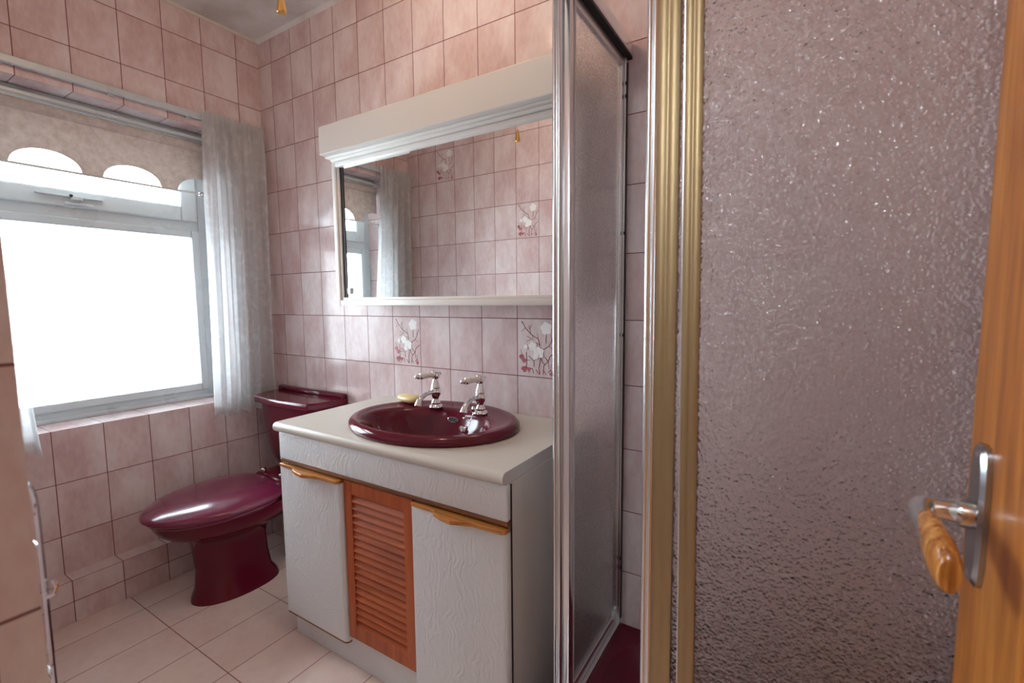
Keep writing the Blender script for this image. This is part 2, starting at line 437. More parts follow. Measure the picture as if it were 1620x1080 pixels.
def plate():
    b = BM(); pl = []
    hh, hw = .078, .0215
    for k in range(32):
        t = 2*PI*k/32; c, s = math.cos(t), math.sin(t)
        pl.append((HY+hw*math.copysign(abs(c)**.45, c), HZ+hh*math.copysign(abs(s)**.7, s)))
    pl2 = [(HY+(y-HY)*.8, HZ+(z-HZ)*.94) for y, z in pl]
    loft(b, [[(DF-.0002, y, z) for y, z in pl], [(DF-.005, y, z) for y, z in pl], [(DF-.0085, y, z) for y, z in pl2]])
    return b
obj('back_plate', plate(), M_satin, hp, smooth=True, ang=30, label='chrome back plate')
bm = BM()
lathe(bm, [(.0155, .008), (.0165, .012), (.0165, .020), (.0125, .023), (.0115, .03), (.0115, .046)], (DF, HY, HZ), (-1, 0, 0))
obj('spindle_neck', bm, M_chrome, hp, smooth=True)
bm = BM(); LX = DF-.047
# elbow and lever core running back towards the hinge
pth = [(DF-.040, HY, HZ), (LX+.002, HY, HZ), (LX-.004, HY-.006, HZ-.001), (LX-.006, HY-.018, HZ-.004), (LX-.005, HY-.035, HZ-.008), (LX-.004, HY-.060, HZ-.013), (LX-.002, HY-.085, HZ-.018), (LX+.001, HY-.106, HZ-.022)]
tube(bm, pth, [.0115, .0125, .0125, .0115, .0105, .0105, .010, .008], 14)
obj('lever', bm, M_chrome, hp, smooth=True)
bm = BM(); R = []
for k, (dy, w, h) in enumerate([(-.026, .010, .014), (-.032, .0130, .0175), (-.055, .0150, .022), (-.080, .0155, .0250), (-.100, .0145, .0235), (-.110, .011, .017)]):
    t = -dy
    cx, cy, cz = LX-.005+t*.05, HY+dy, HZ-.003-t*.20
    R.append([(cx+w*.8*math.cos(a), cy, cz+h*math.sin(a)) for a in [2*PI*j/18 for j in range(18)]])
loft(bm, R); obj('grip', bm, M_grip, hp, smooth=True, ang=60, label='marbled brown wooden grip')
bm = BM()
for dz in (.066, -.066): lathe(bm, [(.0035, .0085), (.0035, .0095), (.001, .0105)], (DF+.001, HY, HZ+dz), (-1, 0, 0), 12)
obj('screw', bm, M_chrome, hp)
bm = BM(); box(bm, 2.524, 2.5475, YO-.15, YO, 0, 2.03, .002); box(bm, DX0, 2.5475, YO-.15, YO-.09, 2.0, DZ, .002)
struct(obj('trim_4', bm, M_door))

# ------------------------------------------------------------------ blind, track, curtains
bl = thing('roller_blind', (-.07, -.64, 1.9), 'beige fabric roller blind with scalloped lower edge pulled a little way down the window', 'blind')
bm = BM(); BX = -.066
by0, by1 = -1.06, -.215
pitch_, ctr0, hw_ = .262, -.5215, .098
def cut(y):
    for k in range(-3, 3):
        c = ctr0 + k*pitch_
        d = abs(y-c)
        if d < hw_: return .062*math.sqrt(max(0, 1-(d/hw_)**2))
    return 0
ys = [by0+(by1-by0)*i/340 for i in range(341)]
zb = 1.668
top = [Vector((BX, y, 1.862)) for y in ys]
bot = [Vector((BX, y, zb+cut(y))) for y in ys]
rows = [[t.lerp(b, s) for t, b in zip(top, bot)] for s in (0, .33, .66, 1)]
front = [[bm.verts.new(p+Vector((.0006, 0, 0))) for p in r] for r in rows]; back = [[bm.verts.new(p-Vector((.0006, 0, 0))) for p in r] for r in rows]
for g in (front, back):
    for a, b in zip(g, g[1:]):
        for i in range(len(ys)-1): bm.faces.new((a[i], a[i+1], b[i+1], b[i]))
for i in range(len(ys)-1): bm.faces.new((front[-1][i], front[-1][i+1], back[-1][i+1], back[-1][i]))
obj('blind_fabric', bm, M_blind, bl, smooth=True)
bm = BM(); tube(bm, [(-.078, by0, 1.872), (-.078, by1, 1.872)], .024, 20); obj('fabric_roll', bm, M_blind, bl, smooth=True)
bm = BM(); tube(bm, [(BX, -1.075, zb-.004), (BX, -.262, zb-.004)], .0045, 10); obj('bottom_pole', bm, M_grey, bl, smooth=True)
for y in (-1.075, -.262):
    bm = BM(); lathe(bm, [(.006, -.012), (.010, -.008), (.010, .004), (.006, .008)], (BX, y, zb-.004), (0, 1, 0), 14); obj('pole_knob', bm, M_chrome, bl, smooth=True)
bm = BM(); box(bm, -.1795, -.100, by0-.01, by1+.012, 1.905, 1.9445, .003); box(bm, -.05, -.038, by0-.01, by1+.012, 1.898, 1.912, .003)
obj('head_rail', bm, M_upvc, bl)

tr = thing('curtain_track', (.02, -.64, 1.99), 'white curtain track fixed to the tiles across the top of the window', 'curtain track')
bm = BM(); box(bm, .004, .026, YO+.02, -.03, 1.972, 1.998, .003); obj('rail', bm, M_upvc, tr)
for y in (-1.2, -.9, -.6, -.33, -.08):
    bm = BM(); box(bm, .0003, .010, y-.012, y+.012, 1.965, 2.004, .002); obj('bracket', bm, M_upvc, tr)

def curtain(name, yl_t, yr_t, yl_b, yr_b, z1, z0, seed, label, nf):
    rnd = random.Random(seed); ph = [rnd.uniform(0, 6.28) for _ in range(4)]
    b = BM(); nu, nv = 150, 60; g = []
    for j in range(nv+1):
        t = j/nv; z = z1 + (z0-z1)*t
        row = []
        for i in range(nu+1):
            s = i/nu
            y = (yl_t+(yl_b-yl_t)*t**1.5)*(1-s) + (yr_t+(yr_b-yr_t)*t)*s
            amp = .012 + .026*min(1, t*3)
            a = s*nf*2*PI*(1+.10*math.sin(3*s+ph[0]))
            w = math.sin(a+ph[1]+.5*math.sin(t*2.2+ph[2])) + .35*math.sin(2.3*a+ph[3])
            if t < .05: w = .5*w + .55*math.sin(s*nf*3.6*2*PI)
            x = .046 + amp*w + .005*math.sin(t*5+s*7)
            y += .006*math.cos(a+ph[1])*min(1, t*4)
            zz = z + (.006*math.sin(s*nf*3.6*2*PI) if t < .02 else 0) + (.006*math.sin(a) if t > .98 else 0)
            row.append(b.verts.new((min(max(x, .029), .071), y, zz)))
        g.append(row)
    for a, c in zip(g, g[1:]):
        for i in range(nu): b.faces.new((a[i], a[i+1], c[i+1], c[i]))
    o = obj(name, b, M_curt, None, smooth=True, ang=180)
    return tag(o, label, 'curtain')
curtain('net_curtain', -.292, -.012, -.312, -.035, 2.008, .648, 3, 'white sheer net curtain hanging at the right of the window above the cistern', 5.5)
curtain('net_curtain', -1.262, -1.0, -1.262, -.905, 2.008, .640, 9, 'white sheer net curtain edge at the left of the window beside the chrome rack', 6)

# ------------------------------------------------------------------ toilet
TX = .335
wc = thing('toilet', (TX, -.35, 0), 'burgundy close-coupled toilet with closed lid between the window wall and the vanity unit', 'toilet')
def ring(cx, yf, yb, hw, z, n=48, pf=2.0, pb=2.8):
    yc = yb - (yb-yf)*.42; pts = []
    for k in range(n):
        t = 2*PI*k/n; c, s = math.cos(t), math.sin(t)
        if s < 0: pts.append((cx+hw*math.copysign(abs(c)**(2/pf), c), yc+(yc-yf)*s, z))
        else: pts.append((cx+hw*math.copysign(abs(c)**(2/pb), c), yc+(yb-yc)*abs(s)**(2/pb), z))
    return pts
bm = BM()
loft(bm, [ring(TX+.008, -.590, -.265, .116, 0), ring(TX+.008, -.587, -.27, .112, .018), ring(TX+.006, -.574, -.29, .096, .05), ring(TX+.004, -.566, -.30, .092, .12),
          ring(TX, -.572, -.30, .090, .20), ring(TX, -.575, -.29, .096, .238), ring(TX, -.60, -.26, .132, .262), ring(TX, -.648, -.22, .165, .286),
          ring(TX, -.678, -.205, .183, .310), ring(TX, -.692, -.20, .191, .335), ring(TX, -.696, -.20, .193, .355)])
obj('pan', bm, M_maroon, wc, smooth=True, ang=60)
bm = BM(); box(bm, TX-.115, TX+.115, -.262, -.015, .30, .402, .02, 3); obj('cistern_platform', bm, M_maroon, wc, smooth=True, ang=50)
bm = BM(); tube(bm, [(TX+.01, -.29, .27), (TX+.01, -.22, .285), (TX+.01, -.16, .25), (TX+.01, -.14, .16), (TX+.01, -.14, .0)], [.05, .055, .055, .055, .06], 20)
obj('outlet_trap', bm, M_maroon, wc, smooth=True)
bm = BM(); loft(bm, [ring(TX, -.705, -.262, .200, .356), ring(TX, -.709, -.26, .203, .363), ring(TX, -.705, -.262, .199, .369)])
obj('toilet_seat', bm, M_maroon_seat, wc, smooth=True, ang=70)
bm = BM()
loft(bm, [ring(TX, -.716, -.252, .208, .370), ring(TX, -.724, -.250, .213, .378), ring(TX, -.723, -.250, .212, .388), ring(TX, -.710, -.256, .200, .398),
          ring(TX, -.67, -.285, .160, .409), ring(TX, -.58, -.33, .10, .413), ring(TX, -.51, -.38, .03, .414)])
obj('toilet_lid', bm, M_maroon_seat, wc, smooth=True, ang=70)
for sx in (-.07, .07):
    bm = BM(); lathe(bm, [(.012, 0), (.014, .004), (.012, .016), (.006, .02)], (TX+sx, -.238, .4025), (0, 0, 1), 14); obj('lid_hinge', bm, M_chrome, wc, smooth=True)
def cist(w, yf, z, n=10, bul=.012):
    x0, x1 = TX-.012-w, TX-.012+w; r = .03; pts = []
    # back edge, then curved front
    pts.append((x0, -.004, z)); pts.append((x1, -.004, z))
    for k in range(n+1):
        s = k/n; x = x1+(x0-x1)*s
        e = (1-abs(2*s-1)**4)
        pts.append((x, yf*(.80+.20*e) - bul*math.sin(PI*s), z))
    return pts
bm = BM()
loft(bm, [cist(.115, -.13, .403), cist(.15, -.145, .412), cist(.178, -.152, .44), cist(.196, -.158, .49), cist(.208, -.162, .56), cist(.216, -.166, .64), cist(.220, -.168, .700)])
cs = obj('cistern', bm, M_maroon, wc, smooth=True, ang=50)
bm = BM()
def lid(s, z, yo=0): 
    xl, xr = TX-.012-.246*s, TX-.012+.246*s
    return [(xl, -.003, z), (xr, -.003, z), (xr+.0, -.06-yo, z), (xr-.018, -.15-yo, z), (xr-.045, -.182-yo, z), (TX, -.200-yo, z), (xl+.045, -.182-yo, z), (xl+.018, -.15-yo, z), (xl, -.06-yo, z)]
loft(bm, [lid(.97, .697), lid(1.0, .703), lid(1.0, .724), lid(.985, .730, -.004)])
box(bm, TX-.258, TX+.234, -.036, -.003, .726, .750, .006)
obj('cistern_lid', bm, M_maroon, wc, smooth=True, ang=35, bev=.003)
bm = BM(); lathe(bm, [(.013, 0), (.013, .010), (.008, .014)], (TX+.165, -.158, .655), (0, -1, 0), 16); tube(bm, [(TX+.165, -.176, .655), (TX+.115, -.184, .652), (TX+.10, -.185, .650)], [.006, .007, .009])
obj('flush_lever', bm, M_chrome, wc, smooth=True)
bm = BM(); lathe(bm, [(.010, 0), (.010, .002), (.005, .005)], (TX+.098, -.44, .03), (1, 0, .1), 12); obj('floor_screw_cap', bm, M_chrome, wc, smooth=True)

# ------------------------------------------------------------------ vanity unit
VX0, VX1, VF = .828, 1.738, -.497
va = thing('vanity_unit', (1.28, -.25, 0), 'white vanity cupboard with an orange louvred centre panel under the burgundy basin', 'cabinet')
bm = BM()
box(bm, VX0, VX0+.016, VF+.02, -.003, .0935, .733); box(bm, VX0+.016, VX1-.018, VF+.02, -.003, .0935, .11); box(bm, VX0+.016, VX1-.018, -.012, -.003, .11, .733)
box(bm, VX0+.016, VX1-.018, VF+.022, VF+.034, .11, .60)
obj('carcass', bm, M_side, va)
bm = BM(); box(bm, VX1-.018, VX1-.001, VF+.02, -.003, .0005, .734, .0015); obj('side_panel', bm, M_side, va, label='grey-white side panel')
bm = BM(); box(bm, VX1-.001, VX1+.0015, VF+.016, VF+.020, .09, .733); obj('edge_gap_strip', bm, M_black, va)
bm = BM(); box(bm, VX0-.002, VX1-.020, -.465, -.448, .0005, .093, .001); obj('plinth', bm, M_vinyl, va)
bm = BM(); box(bm, VX0, VX1, VF, VF+.019, .643, .7345, .005, 3); obj('fascia', bm, M_vinyl, va, smooth=True)
bm = BM(); box(bm, VX0-.001, VX1+.001, VF+.001, VF+.022, .632, .6425, .002); obj('wood_strip', bm, M_trimw, va)
def door_panel(x0, x1, zb, lr):
    bm = BM()
    n = 6; r = .014; fy = VF; byk = VF+.019; pl = []
    # plan outline with rounded long edges
    pl += [(x0, byk)]
    rl = r if lr[0] else .002; rr_ = r if lr[1] else .002
    for k in range(n+1): t = PI + (PI/2)*k/n; pl.append((x0+rl+rl*math.cos(t), fy+rl+rl*math.sin(t)))
    for k in range(n+1): t = 1.5*PI + (PI/2)*k/n; pl.append((x1-rr_+rr_*math.cos(t), fy+rr_+rr_*math.sin(t)))
    pl += [(x1, byk)]
    prism(bm, pl, 'z', zb, .615)
    d = obj('door', bm, M_vinyl, va, smooth=True, ang=35)
    bm = BM(); prism(bm, [(x+(.001 if x < (x0+x1)/2 else -.001), y+.0005) for x, y in pl], 'z', zb-.006, zb); obj('bottom_edging', bm, M_trimw, d)
    # wooden pull: thin strip that swells into a finger grip
    L = x1-x0
    P = [(0, VF+.012), (0, VF-.003), (.24, VF-.005), (.285, VF-.008), (.31, VF-.019), (.40, VF-.028), (.52, VF-.033), (.60, VF-.024), (.70, VF-.014), (.84, VF-.012), (.97, VF-.011), (1.0, VF-.004), (1.0, VF+.012)]
    bm = BM(); prism(bm, [(x0+L*a, b) for a, b in P], 'z', .6155, .6265)
    obj('pull', bm, M_pull, d, bev=.002)
    return d
door_panel(VX0, 1.138, .100, (False, True))
door_panel(1.430, VX1-.001, .100, (False, True))
lp = bpy.data.objects.new('louvred_panel', None); COL.objects.link(lp); lp.parent = va; lp.location = Vector((1.284, VF+.012, .12))-wloc(va)
lx0, lx1, lz0, lz1, ly = 1.1435, 1.4265, .122, .628, VF+.006
bm = BM(); fw = .034
box(bm, lx0, lx0+fw, ly, ly+.016, lz0, lz1, .0015); box(bm, lx1-fw, lx1, ly, ly+.016, lz0, lz1, .0015)
box(bm, lx0+fw, lx1-fw, ly+.0003, ly+.0157, lz0, lz0+.045, .0015); box(bm, lx0+fw, lx1-fw, ly+.0003, ly+.0157, lz1-.040, lz1, .0015)
obj('louvre_frame', bm, M_teak_v, lp)
ns = 19; zz0, zz1 = lz0+.045, lz1-.040; p_ = (zz1-zz0)/ns
for i in range(ns):
    bm = BM(); zc = zz0+p_*(i+.5)
    prism(bm, [(ly+.0005, zc-p_*.50), (ly+.0045, zc-p_*.50), (ly+.0150, zc+p_*.48), (ly+.0125, zc+p_*.48)], 'x', lx0+fw-.002, lx1-fw+.002)
    obj('slat', bm, M_teak, lp)
bm = BM(); box(bm, lx0+.002, lx1-.002, ly+.0152, ly+.0158, lz0+.05, lz1-.042); obj('backing', bm, M_trimw, lp)

# worktop with elliptical cut-out and rounded front
BCX, BCY, BA, BB = 1.302, -.258, .300, .232
ct = thing('worktop', (1.28, -.25, .735), 'white laminate worktop with rounded front edge on top of the vanity cupboard', 'worktop')
bm = BM(); CX0, CX1, CF = .820, 1.7335, -.512
zt, zb_ = .767, .7355
n = 96; hole = []; outer = []
for k in range(n):
    t = 2*PI*k/n; c, s = math.cos(t), math.sin(t)
    hole.append((BCX+(BA-.03)*c, BCY+(BB-.03)*s))
    kx = (CX1-BCX)/c if c > 1e-9 else (CX0-BCX)/c if c < -1e-9 else 1e9
    ky = (-.002-BCY)/s if s > 1e-9 else (CF+.016-BCY)/s if s < -1e-9 else 1e9
    q_ = min(kx, ky); outer.append((BCX+q_*c, BCY+q_*s))
# snap the nearest ring vertices to corners
for cx_, cy_ in ((CX0, -.002), (CX1, -.002), (CX0, CF+.016), (CX1, CF+.016)):
    i = min(range(n), key=lambda i: (outer[i][0]-cx_)**2+(outer[i][1]-cy_)**2); outer[i] = (cx_, cy_)
loft(bm, [[(x, y, zb_) for x, y in hole], [(x, y, zt) for x, y in hole], [(x, y, zt) for x, y in outer], [(x, y, zb_) for x, y in outer], [(x, y, zb_) for x, y in hole]], False, False)
nose = [(CF+.016, zb_)]
for k in range(9): t = -PI/2 - PI*k/8; nose.append((CF+.0158+.0158*math.cos(t), (zt+zb_)/2+.0158*math.sin(t)))
prism(bm, [(CF+.0162, zb_+.0001)]+nose[1:]+[(CF+.0162, zt)], 'x', CX0, CX1)
bmesh.ops.remove_doubles(bm, verts=bm.verts[:], dist=1e-5)
obj('top_slab', bm, M_lam, ct, smooth=True, ang=35)
bm = BM(); prism(bm, [(y-.0002, z) for y, z in nose[1:]]+[(-.003, zt-.0005), (-.003, zb_)], 'x', CX1+.0002, CX1+.002); obj('end_strip', bm, M_grey, ct, label='grey end edging strip')

# basin
bs = thing('wash_basin', (BCX, BCY, .767), 'oval burgundy inset wash basin set into the white worktop', 'sink')
def er(cx, cy, a, b, z, n=64, flat=0):
    return [(cx+a*math.cos(2*PI*k/n), cy+b*math.sin(2*PI*k/n)*(1-(flat if math.sin(2*PI*k/n) > 0 else 0)), z) for k in range(n)]
bm = BM(); IX, IY = 1.302, -.303
loft(bm, [er(BCX, BCY, BA-.035, BB-.035, .7655), er(BCX, BCY, BA-.004, BB-.004, .7675), er(BCX, BCY, BA, BB, .774), er(BCX, BCY, BA-.001, BB-.001, .784), er(BCX, BCY, BA-.010, BB-.010, .793),
          er(BCX, BCY, BA-.026, BB-.024, .796), er(BCX, BCY-.006, BA-.034, BB-.032, .792), er(IX, IY+.008, .243, .180, .790), er(IX, IY, .232, .168, .788), er(IX, IY, .224, .160, .780), er(IX, IY, .212, .150, .758),
          er(IX, IY+.004, .190, .135, .718), er(IX, IY+.008, .150, .108, .676), er(IX, IY+.012, .090, .068, .652), er(IX, IY+.014, .03, .03, .646), er(IX, IY+.014, .021, .021, .640)], False, True)
obj('bowl', bm, M_maroon, bs, smooth=True, ang=60)
bm = BM(); lathe(bm, [(.031, .0), (.031, .0015), (.022, .002), (.020, .0)], (IX, IY+.014, .6475), (0, 0, 1)); obj('waste_outlet', bm, M_chrome, bs, smooth=True)
bm = BM()
for k in range(1):
    pts = [(IX+.022*math.cos(a), IY+.1475+.0022*math.sin(a), .758+.0080*math.sin(a)) for a in [2*PI*j/20 for j in range(21)]]
    tube(bm, pts, .0014, 8)
obj('overflow_ring', bm, M_chrome, bs, smooth=True)
bm = BM(); loft(bm, [[(IX+.0205*math.cos(a), IY+.1465+.002*math.sin(a), .758+.0075*math.sin(a)) for a in [2*PI*j/20 for j in range(20)]], [(IX+.0205*math.cos(a), IY+.1485+.002*math.sin(a), .758+.0075*math.sin(a)) for a in [2*PI*j/20 for j in range(20)]]])
obj('overflow_slot', bm, M_black, bs)

# taps
def tap(x, y, label):
    z = .7925
    t = thing('pillar_tap', (x, y, z), label, 'tap', 'taps on the basin')
    bm = BM()
    lathe(bm, [(.024, 0), (.0245, .003), (.022, .008), (.0155, .012), (.0165, .018), (.0135, .024), (.0095, .030), (.013, .038), (.0185, .048), (.0205, .056), (.0185, .063), (.0155, .068), (.0175, .071), (.0155, .075),
               (.0135, .084), (.0105, .093), (.0085, .099), (.0085, .105)], (x, y, z))
    obj('tap_body', bm, M_chrome, t, smooth=True, ang=50)
    bm = BM()
    tube(bm, [(x, y-.012, z+.054), (x, y-.03, z+.057), (x, y-.052, z+.055), (x, y-.072, z+.048), (x, y-.084, z+.038), (x, y-.090, z+.026), (x, y-.0915, z+.022)], [.010, .0085, .008, .0085, .0095, .0115, .012], 16)
    obj('spout', bm, M_chrome, t, smooth=True)
    bm = BM(); lathe(bm, [(.008, .100), (.0145, .105), (.0165, .111), (.0165, .122), (.013, .128), (.004, .131)], (x, y, z))
    lathe(bm, [(.007, .012), (.008, .018), (.004, .021), (.0055, .025), (.003, .030)], (x, y, z+.116), (0, 1, .04), 14)
    obj('handle_hub', bm, M_chrome, t, smooth=True)
    bm = BM(); lathe(bm, [(.0095, .012), (.0105, .018), (.0085, .035), (.0095, .058), (.0120, .066), (.0120, .070)], (x, y, z+.116), (0, -1, .05), 16); obj('porcelain_lever', bm, M_cer, t, smooth=True, label='cream porcelain lever')
    bm = BM(); lathe(bm, [(.0105, .070), (.0105, .074), (.005, .077), (.0085, .082), (.0085, .086), (.004, .090), (.006, .094), (.005, .099), (.001, .101)], (x, y, z+.116), (0, -1, .05), 16); obj('lever_finial', bm, M_chrome, t, smooth=True)
    return t
tap(1.222, -.150, 'chrome pillar tap with porcelain lever on the basin rim, next to the soap')
tap(1.414, -.148, 'chrome pillar tap with porcelain lever, nearest the shower, with the plug chain')

pc = thing('plug_chain', (1.40, -.19, .79), 'chrome ball chain and plug hanging from the basin tap nearest the shower into the bowl', 'plug chain')
A0, A1, A2 = Vector((1.400, -.178, .835)), Vector((1.388, -.190, .795)), Vector((1.392, -.215, .742))
def beads(bm, pts, r=.0022, step=.0052):
    for a, b in zip(pts, pts[1:]):
        a, b = Vector(a), Vector(b); n = max(1, int((b-a).length/step))
        for i in range(n): sphere(bm, a.lerp(b, i/n), r, n=8)
bm = BM(); lathe(bm, [(.004, 0), (.006, .004), (.006, .014), (.003, .02)], (1.404, -.174, .80), (0, 0, 1), 12); obj('chain_stay', bm, M_chrome, pc, smooth=True)
bm = BM(); beads(bm, [(1.406, -.176, .803), (1.409, -.187, .790), (1.403, -.192, .772), (1.397, -.197, .756)]); tube(bm, [(1.406, -.176, .803), (1.409, -.187, .790), (1.403, -.192, .772), (1.397, -.197, .756)], .001, 6)
obj('chain', bm, M_chrome, pc, smooth=True)
bm = BM(); tube(bm, [(1.401, -.188, .842), (1.392, -.190, .812), (1.380, -.191, .784)], .0013, 6); sphere(bm, (1.379, -.191, .780), .0055, n=12); obj('link_rod', bm, M_chrome, pc, smooth=True)
bm = BM(); lathe(bm, [(.004, 0), (.0055, .004), (.009, .010), (.0165, .013), (.0185, .019), (.010, .023), (.008, .024)], (1.397, -.199, .757), (-.75, -.25, -.8), 18); obj('plug', bm, M_chrome, pc, smooth=True)

bm = BM()
R = []
for k in range(13):
    t = k/12*PI; x = -math.cos(t)*.052; s = max(.02, math.sin(t)**.5)
    R.append([(1.096+x+.004*math.cos(a), -.150+.029*s*math.cos(a)-x*.12, .8105+.0165*s*math.sin(a)) for a in [2*PI*j/18 for j in range(18)]])
loft(bm, R); tag(obj('soap_bar', bm, M_soap, None, smooth=True, ang=80), 'worn cream bar of soap lying on the basin rim beside the tap', 'soap')

# ------------------------------------------------------------------ mirror cabinet
mc = thing('mirror_cabinet', (1.2, -.05, 1.15), 'wide white mirror-fronted cabinet with a light pelmet above the basin', 'mirror cabinet')
KX0, KX1, KZ0, KZ1, KY = .7135, 1.725, 1.150, 1.724, -.150
bm = BM(); box(bm, KX0+.004, KX1-.004, -.128, -.002, KZ0+.004, 1.83, .002); obj('cabinet_body', bm, M_white, mc)
bm = BM(); box(bm, KX0, KX1, -.205, -.002, KZ1, 1.831, .004); obj('light_pelmet', bm, M_pelmet, mc)
bm = BM()
box(bm, KX0, KX0+.022, KY-.002, -.128, KZ0, KZ1, .003); box(bm, KX0+.022, KX0+.034, KY+.004, -.130, KZ0+.03, KZ1, .002)
box(bm, KX1-.022, KX1, KY-.002, -.128, KZ0, KZ1, .003)
box(bm, KX0+.022, KX1-.022, KY-.002, -.128, KZ0, KZ0+.022, .003); box(bm, KX0+.022, KX1-.022, KY+.005, -.130, KZ0+.022, KZ0+.032, .002)
box(bm, KX0+.0, KX1, KY-.030, -.128, KZ1-.006, KZ1, .001)
box(bm, KX0+.012, KX1-.012, KY-.016, -.128, KZ1-.016, KZ1-.006, .002)
box(bm, KX0+.022, KX1-.022, KY-.006, -.128, KZ1-.036, KZ1-.016, .006)
obj('mirror_frame', bm, M_white, mc, smooth=True, ang=35)
bm = BM(); box(bm, KX0+.034, KX0+.050, KY+.010, KY+.020, KZ0+.032, KZ1-.036); obj('dark_channel', bm, M_black, mc)
bm = BM(); box(bm, KX0+.036, 1.235, KY+.013, KY+.017, KZ0+.030, KZ1-.034); obj('sliding_mirror', bm, M_mirror, mc)
bm = BM(); box(bm, 1.125, KX1-.022, KY+.006, KY+.010, KZ0+.030, KZ1-.034); obj('sliding_mirror', bm, M_mirror, mc)
bm = BM(); box(bm, KX0+.060, KX0+.075, KY+.003, KY+.0128, KZ0+.045, KZ0+.07, .002); obj('finger_pull', bm, M_chrome, mc)

# ------------------------------------------------------------------ shower
TZ = .131; SX = 1.837; SY = -.622
st = thing('shower_tray', (2.25, -.31, 0), 'burgundy shower tray in the corner inside the enclosure', 'shower tray')
bm = BM()
def rr_ring(x0, x1, y0, y1, r, z, n=8):
    pts = []
    for cx_, cy_, a0 in ((x1-r, y1-r, 0), (x0+r, y1-r, PI/2), (x0+r, y0+r, PI), (x1-r, y0+r, 1.5*PI)):
        for k in range(n+1):
            t = a0+PI/2*k/n; pts.append((cx_+r*math.cos(t), cy_+r*math.sin(t), z))
    return pts
x0, x1, y0, y1 = 1.80, RX-.003, -.655, -.003
loft(bm, [rr_ring(x0, x1, y0, y1, .01, .0005), rr_ring(x0, x1, y0, y1, .01, TZ-.008), rr_ring(x0+.008, x1-.008, y0+.008, y1-.004, .01, TZ),
          rr_ring(x0+.075, x1-.06, y0+.06, y1-.045, .12, TZ), rr_ring(x0+.080, x1-.065, y0+.065, y1-.05, .12, TZ-.006), rr_ring(x0+.105, x1-.09, y0+.09, y1-.075, .11, TZ-.055), rr_ring(x0+.14, x1-.12, y0+.12, y1-.11, .09, TZ-.065)], True, True)
obj('tray_body', bm, M_maroon, st, smooth=True, ang=50)
bm = BM(); lathe(bm, [(.035, 0), (.035, .003), (.02, .004)], (2.25, -.33, TZ-.0648), (0, 0, 1)); obj('waste_cover', bm, M_chrome, st, smooth=True)

se = thing('shower_enclosure', (SX, -.3, TZ), 'corner shower enclosure with silver and gold-toned metal frames and obscure glass panels', 'shower enclosure')
def fluted(bm, x0, x1, y0, y1, z0, z1, side, nfl=3, d=.004):
    """vertical extrusion with rounded ridges on the -y face"""
    pl = [(x1, y1), (x0, y1), (x0, y0+d)]
    w = (x1-x0)/nfl
    for i in range(nfl):
        for k in range(1 if i else 0, 9):
            t = k/8; pl.append((x0+w*(i+t), y0+d-d*math.sin(PI*t)))
    pl.append((x1, y0+d))
    out = []
    for p in pl:
        if not out or (abs(p[0]-out[-1][0])+abs(p[1]-out[-1][1])) > 1e-6: out.append(p)
    prism(bm, out, 'z', z0, z1)
# side screen: top track, wall jamb, bottom rail
bm = BM(); box(bm, 1.828, 1.868, SY-.012, -.001, 1.862, 1.897, .003); box(bm, 1.822, 1.828, SY-.012, -.001, 1.850, 1.892, .001); box(bm, 1.846, 1.850, SY-.012, -.001, 1.848, 1.864, .001)
tk = obj('side_top_track', bm, M_alu, se)
bm = BM(); box(bm, 1.8285, 1.8455, SY-.01, -.002, 1.852, 1.8615); box(bm, 1.8505, 1.866, SY-.01, -.002, 1.854, 1.8615); obj('track_channel', bm, M_black, tk)
bm = BM(); box(bm, 1.826, 1.857, -.030, -.0005, TZ+.0005, 1.862, .002); jb = obj('wall_jamb', bm, M_alu, se)
bm = BM(); box(bm, 1.857, 1.8585, -.024, -.014, TZ+.02, 1.84); box(bm, 1.8245, 1.826, -.027, -.016, TZ+.02, 1.84); obj('jamb_seal', bm, M_black, jb)
for z in (1.78, 1.745, 1.36, 1.06, .36, .33):
    bm = BM(); sphere(bm, (1.8585, -.030, z), .006, (.6, 1, 1), 10); obj('stop_buffer', bm, M_black, jb)
bm = BM(); box(bm, 1.828, 1.862, SY-.012, -.001, TZ+.0005, TZ+.028, .003); obj('side_bottom_rail', bm, M_alu, se)
# sliding side panel pushed back against the wall
sp = bpy.data.objects.new('side_sliding_panel', None); COL.objects.link(sp); sp.parent = se; sp.location = Vector((1.84, -.2, TZ+.03))-wloc(se)
bm = BM(); fluted(bm, 1.8155, 1.8405, -.419, -.392, TZ+.030, 1.848, 0, 2, .006); box(bm, 1.8405, 1.858, -.410, -.386, TZ+.030, 1.848, .002); obj('leading_stile', bm, M_alu, sp, smooth=True, ang=50)
bm = BM(); box(bm, 1.8515, 1.8580, -.386, -.380, TZ+.03, 1.848); obj('rubber_seal', bm, M_grey, sp)
bm = BM(); box(bm, 1.834, 1.852, -.386, -.034, 1.826, 1.850, .002); box(bm, 1.834, 1.852, -.386, -.034, TZ+.030, TZ+.062, .002); box(bm, 1.834, 1.852, -.048, -.034, TZ+.062, 1.826, .002)
obj('panel_frame', bm, M_alu, sp)
bm = BM(); box(bm, 1.841, 1.845, -.386, -.048, TZ+.060, 1.828); obj('glass', bm, M_obsc_fine, sp, label='fine-textured obscure glass')
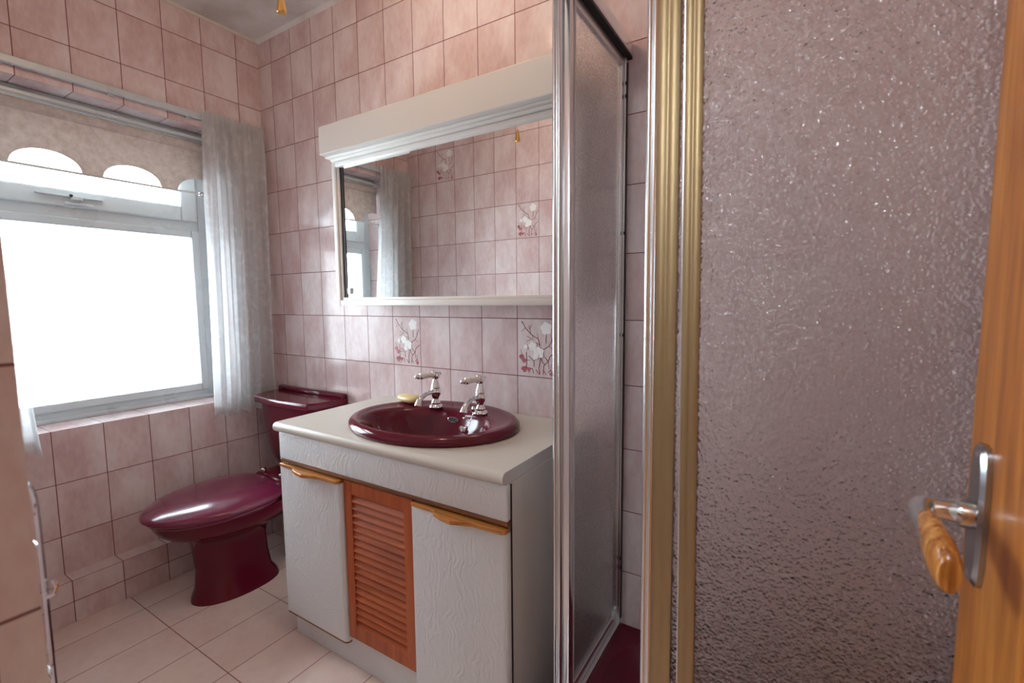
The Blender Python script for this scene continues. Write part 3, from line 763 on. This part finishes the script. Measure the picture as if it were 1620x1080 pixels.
# front screen
bm = BM(); box(bm, 1.87, RX-.001, SY-.012, SY+.028, 1.862, 1.897, .003); obj('front_top_track', bm, M_gold, se)
bm = BM(); box(bm, 1.87, RX-.001, SY-.012, SY+.028, TZ+.0005, TZ+.028, .003); obj('front_bottom_rail', bm, M_gold, se)
fs = bpy.data.objects.new('front_sliding_panel', None); COL.objects.link(fs); fs.parent = se; fs.location = Vector((2.11, SY, 1.1)); fs.rotation_euler = (0, -.005, 0); fs.location = Vector((2.11, SY, 1.1))-wloc(se)
Z0, Z1 = TZ+.035, 1.856
bm = BM(); fluted(bm, 2.0875, 2.1045, SY+.002, SY+.026, Z0, Z1, 0, 2, .003); obj('silver_leading_edge', bm, M_alu, fs, smooth=True, ang=50)
bm = BM(); fluted(bm, 2.1046, 2.1375, SY+.004, SY+.024, Z0, Z1, 0, 2, .0016); obj('gold_stile', bm, M_gold, fs, smooth=True, ang=50)
bm = BM(); box(bm, 2.1375, RX-.06, SY+.014, SY+.018, Z0, Z1); obj('glass', bm, M_obsc, fs, label='pimpled obscure glass')
fx = bpy.data.objects.new('front_fixed_panel', None); COL.objects.link(fx); fx.parent = se; fx.location = Vector((2.16, SY, 1.1)); fx.rotation_euler = (0, -.010, 0); fx.location = Vector((2.16, SY, 1.1))-wloc(se)
bm = BM(); fluted(bm, 2.1505, 2.1755, SY-.010, SY+.004, Z0, Z1, 0, 2, .0014); obj('gold_stile', bm, M_gold, fx, smooth=True, ang=50)
bm = BM(); box(bm, 2.1490, 2.1505, SY-.009, SY+.004, Z0, Z1); obj('bright_bead', bm, M_alu, fx)
bm = BM(); box(bm, 2.1755, RX-.02, SY-.005, SY-.001, Z0, Z1); obj('glass', bm, M_obsc, fx, label='pimpled obscure glass')
bm = BM(); box(bm, RX-.020, RX-.0005, SY-.010, SY+.020, Z0, Z1); obj('wall_jamb', bm, M_gold, se)

# ------------------------------------------------------------------ odds and ends
cp = thing('light_pull', (1.243, -.682, 1.84), 'brass bell-shaped light pull hanging on a cord from the ceiling', 'light pull')
bm = BM(); lathe(bm, [(.0085, 0), (.0105, .002), (.0100, .010), (.0070, .028), (.0055, .044), (.0035, .050)], (1.243, -.682, 1.843)); obj('brass_bell', bm, M_brass, cp, smooth=True)
bm = BM(); tube(bm, [(1.243, -.682, 1.892), (1.243, -.682, H-.02)], .0012, 6); obj('cord', bm, M_hall, cp)
bm = BM(); lathe(bm, [(.03, -.022), (.034, -.015), (.034, -.0005)], (1.243, -.682, H)); obj('ceiling_rose', bm, M_white, cp, smooth=True)

cl = thing('ceiling_light', (1.35, -.62, H), 'small round white ceiling light fitting above the middle of the room', 'ceiling light')
bm = BM(); lathe(bm, [(.025, -.052), (.06, -.045), (.07, -.02), (.07, -.0005)], (1.35, -.62, H)); obj('fitting', bm, M_white, cl, smooth=True)

# chrome wire rack on the wall beside the doorway, seen edge-on
rk = thing('wire_rack', (1.55, YO, .3), 'tall chrome wire rack on the tiled wall beside the doorway, seen edge-on', 'rack')
def loop(x, dz=0):
    pts = [(x, YO+.004, 1.005+dz)]
    for k in range(9):
        t = PI/2*(1-k/8); pts.append((x, YO+.008+.034*math.cos(t), .945+dz+.058*math.sin(t)))
    pts += [(x, YO+.042, .30), (x, YO+.036, .285), (x, YO+.004, .280)]
    return pts
for x, r in ((1.60, .0025), (1.30, .003)):
    bm = BM(); tube(bm, loop(x), r, 8); obj('end_loop', bm, M_chrome, rk, smooth=True)
bm = BM()
for z in (.31, .45, .60, .75, .90):
    tube(bm, [(1.30, YO+.041, z), (1.60, YO+.041, z)], .002, 6)
obj('cross_wire', bm, M_chrome, rk, smooth=True)
bm = BM(); tube(bm, [(1.603, YO+.040, .842), (1.607, YO+.047, .845), (1.607, YO+.050, .853), (1.605, YO+.048, .860)], .002, 8); obj('hook', bm, M_chrome, rk, smooth=True)
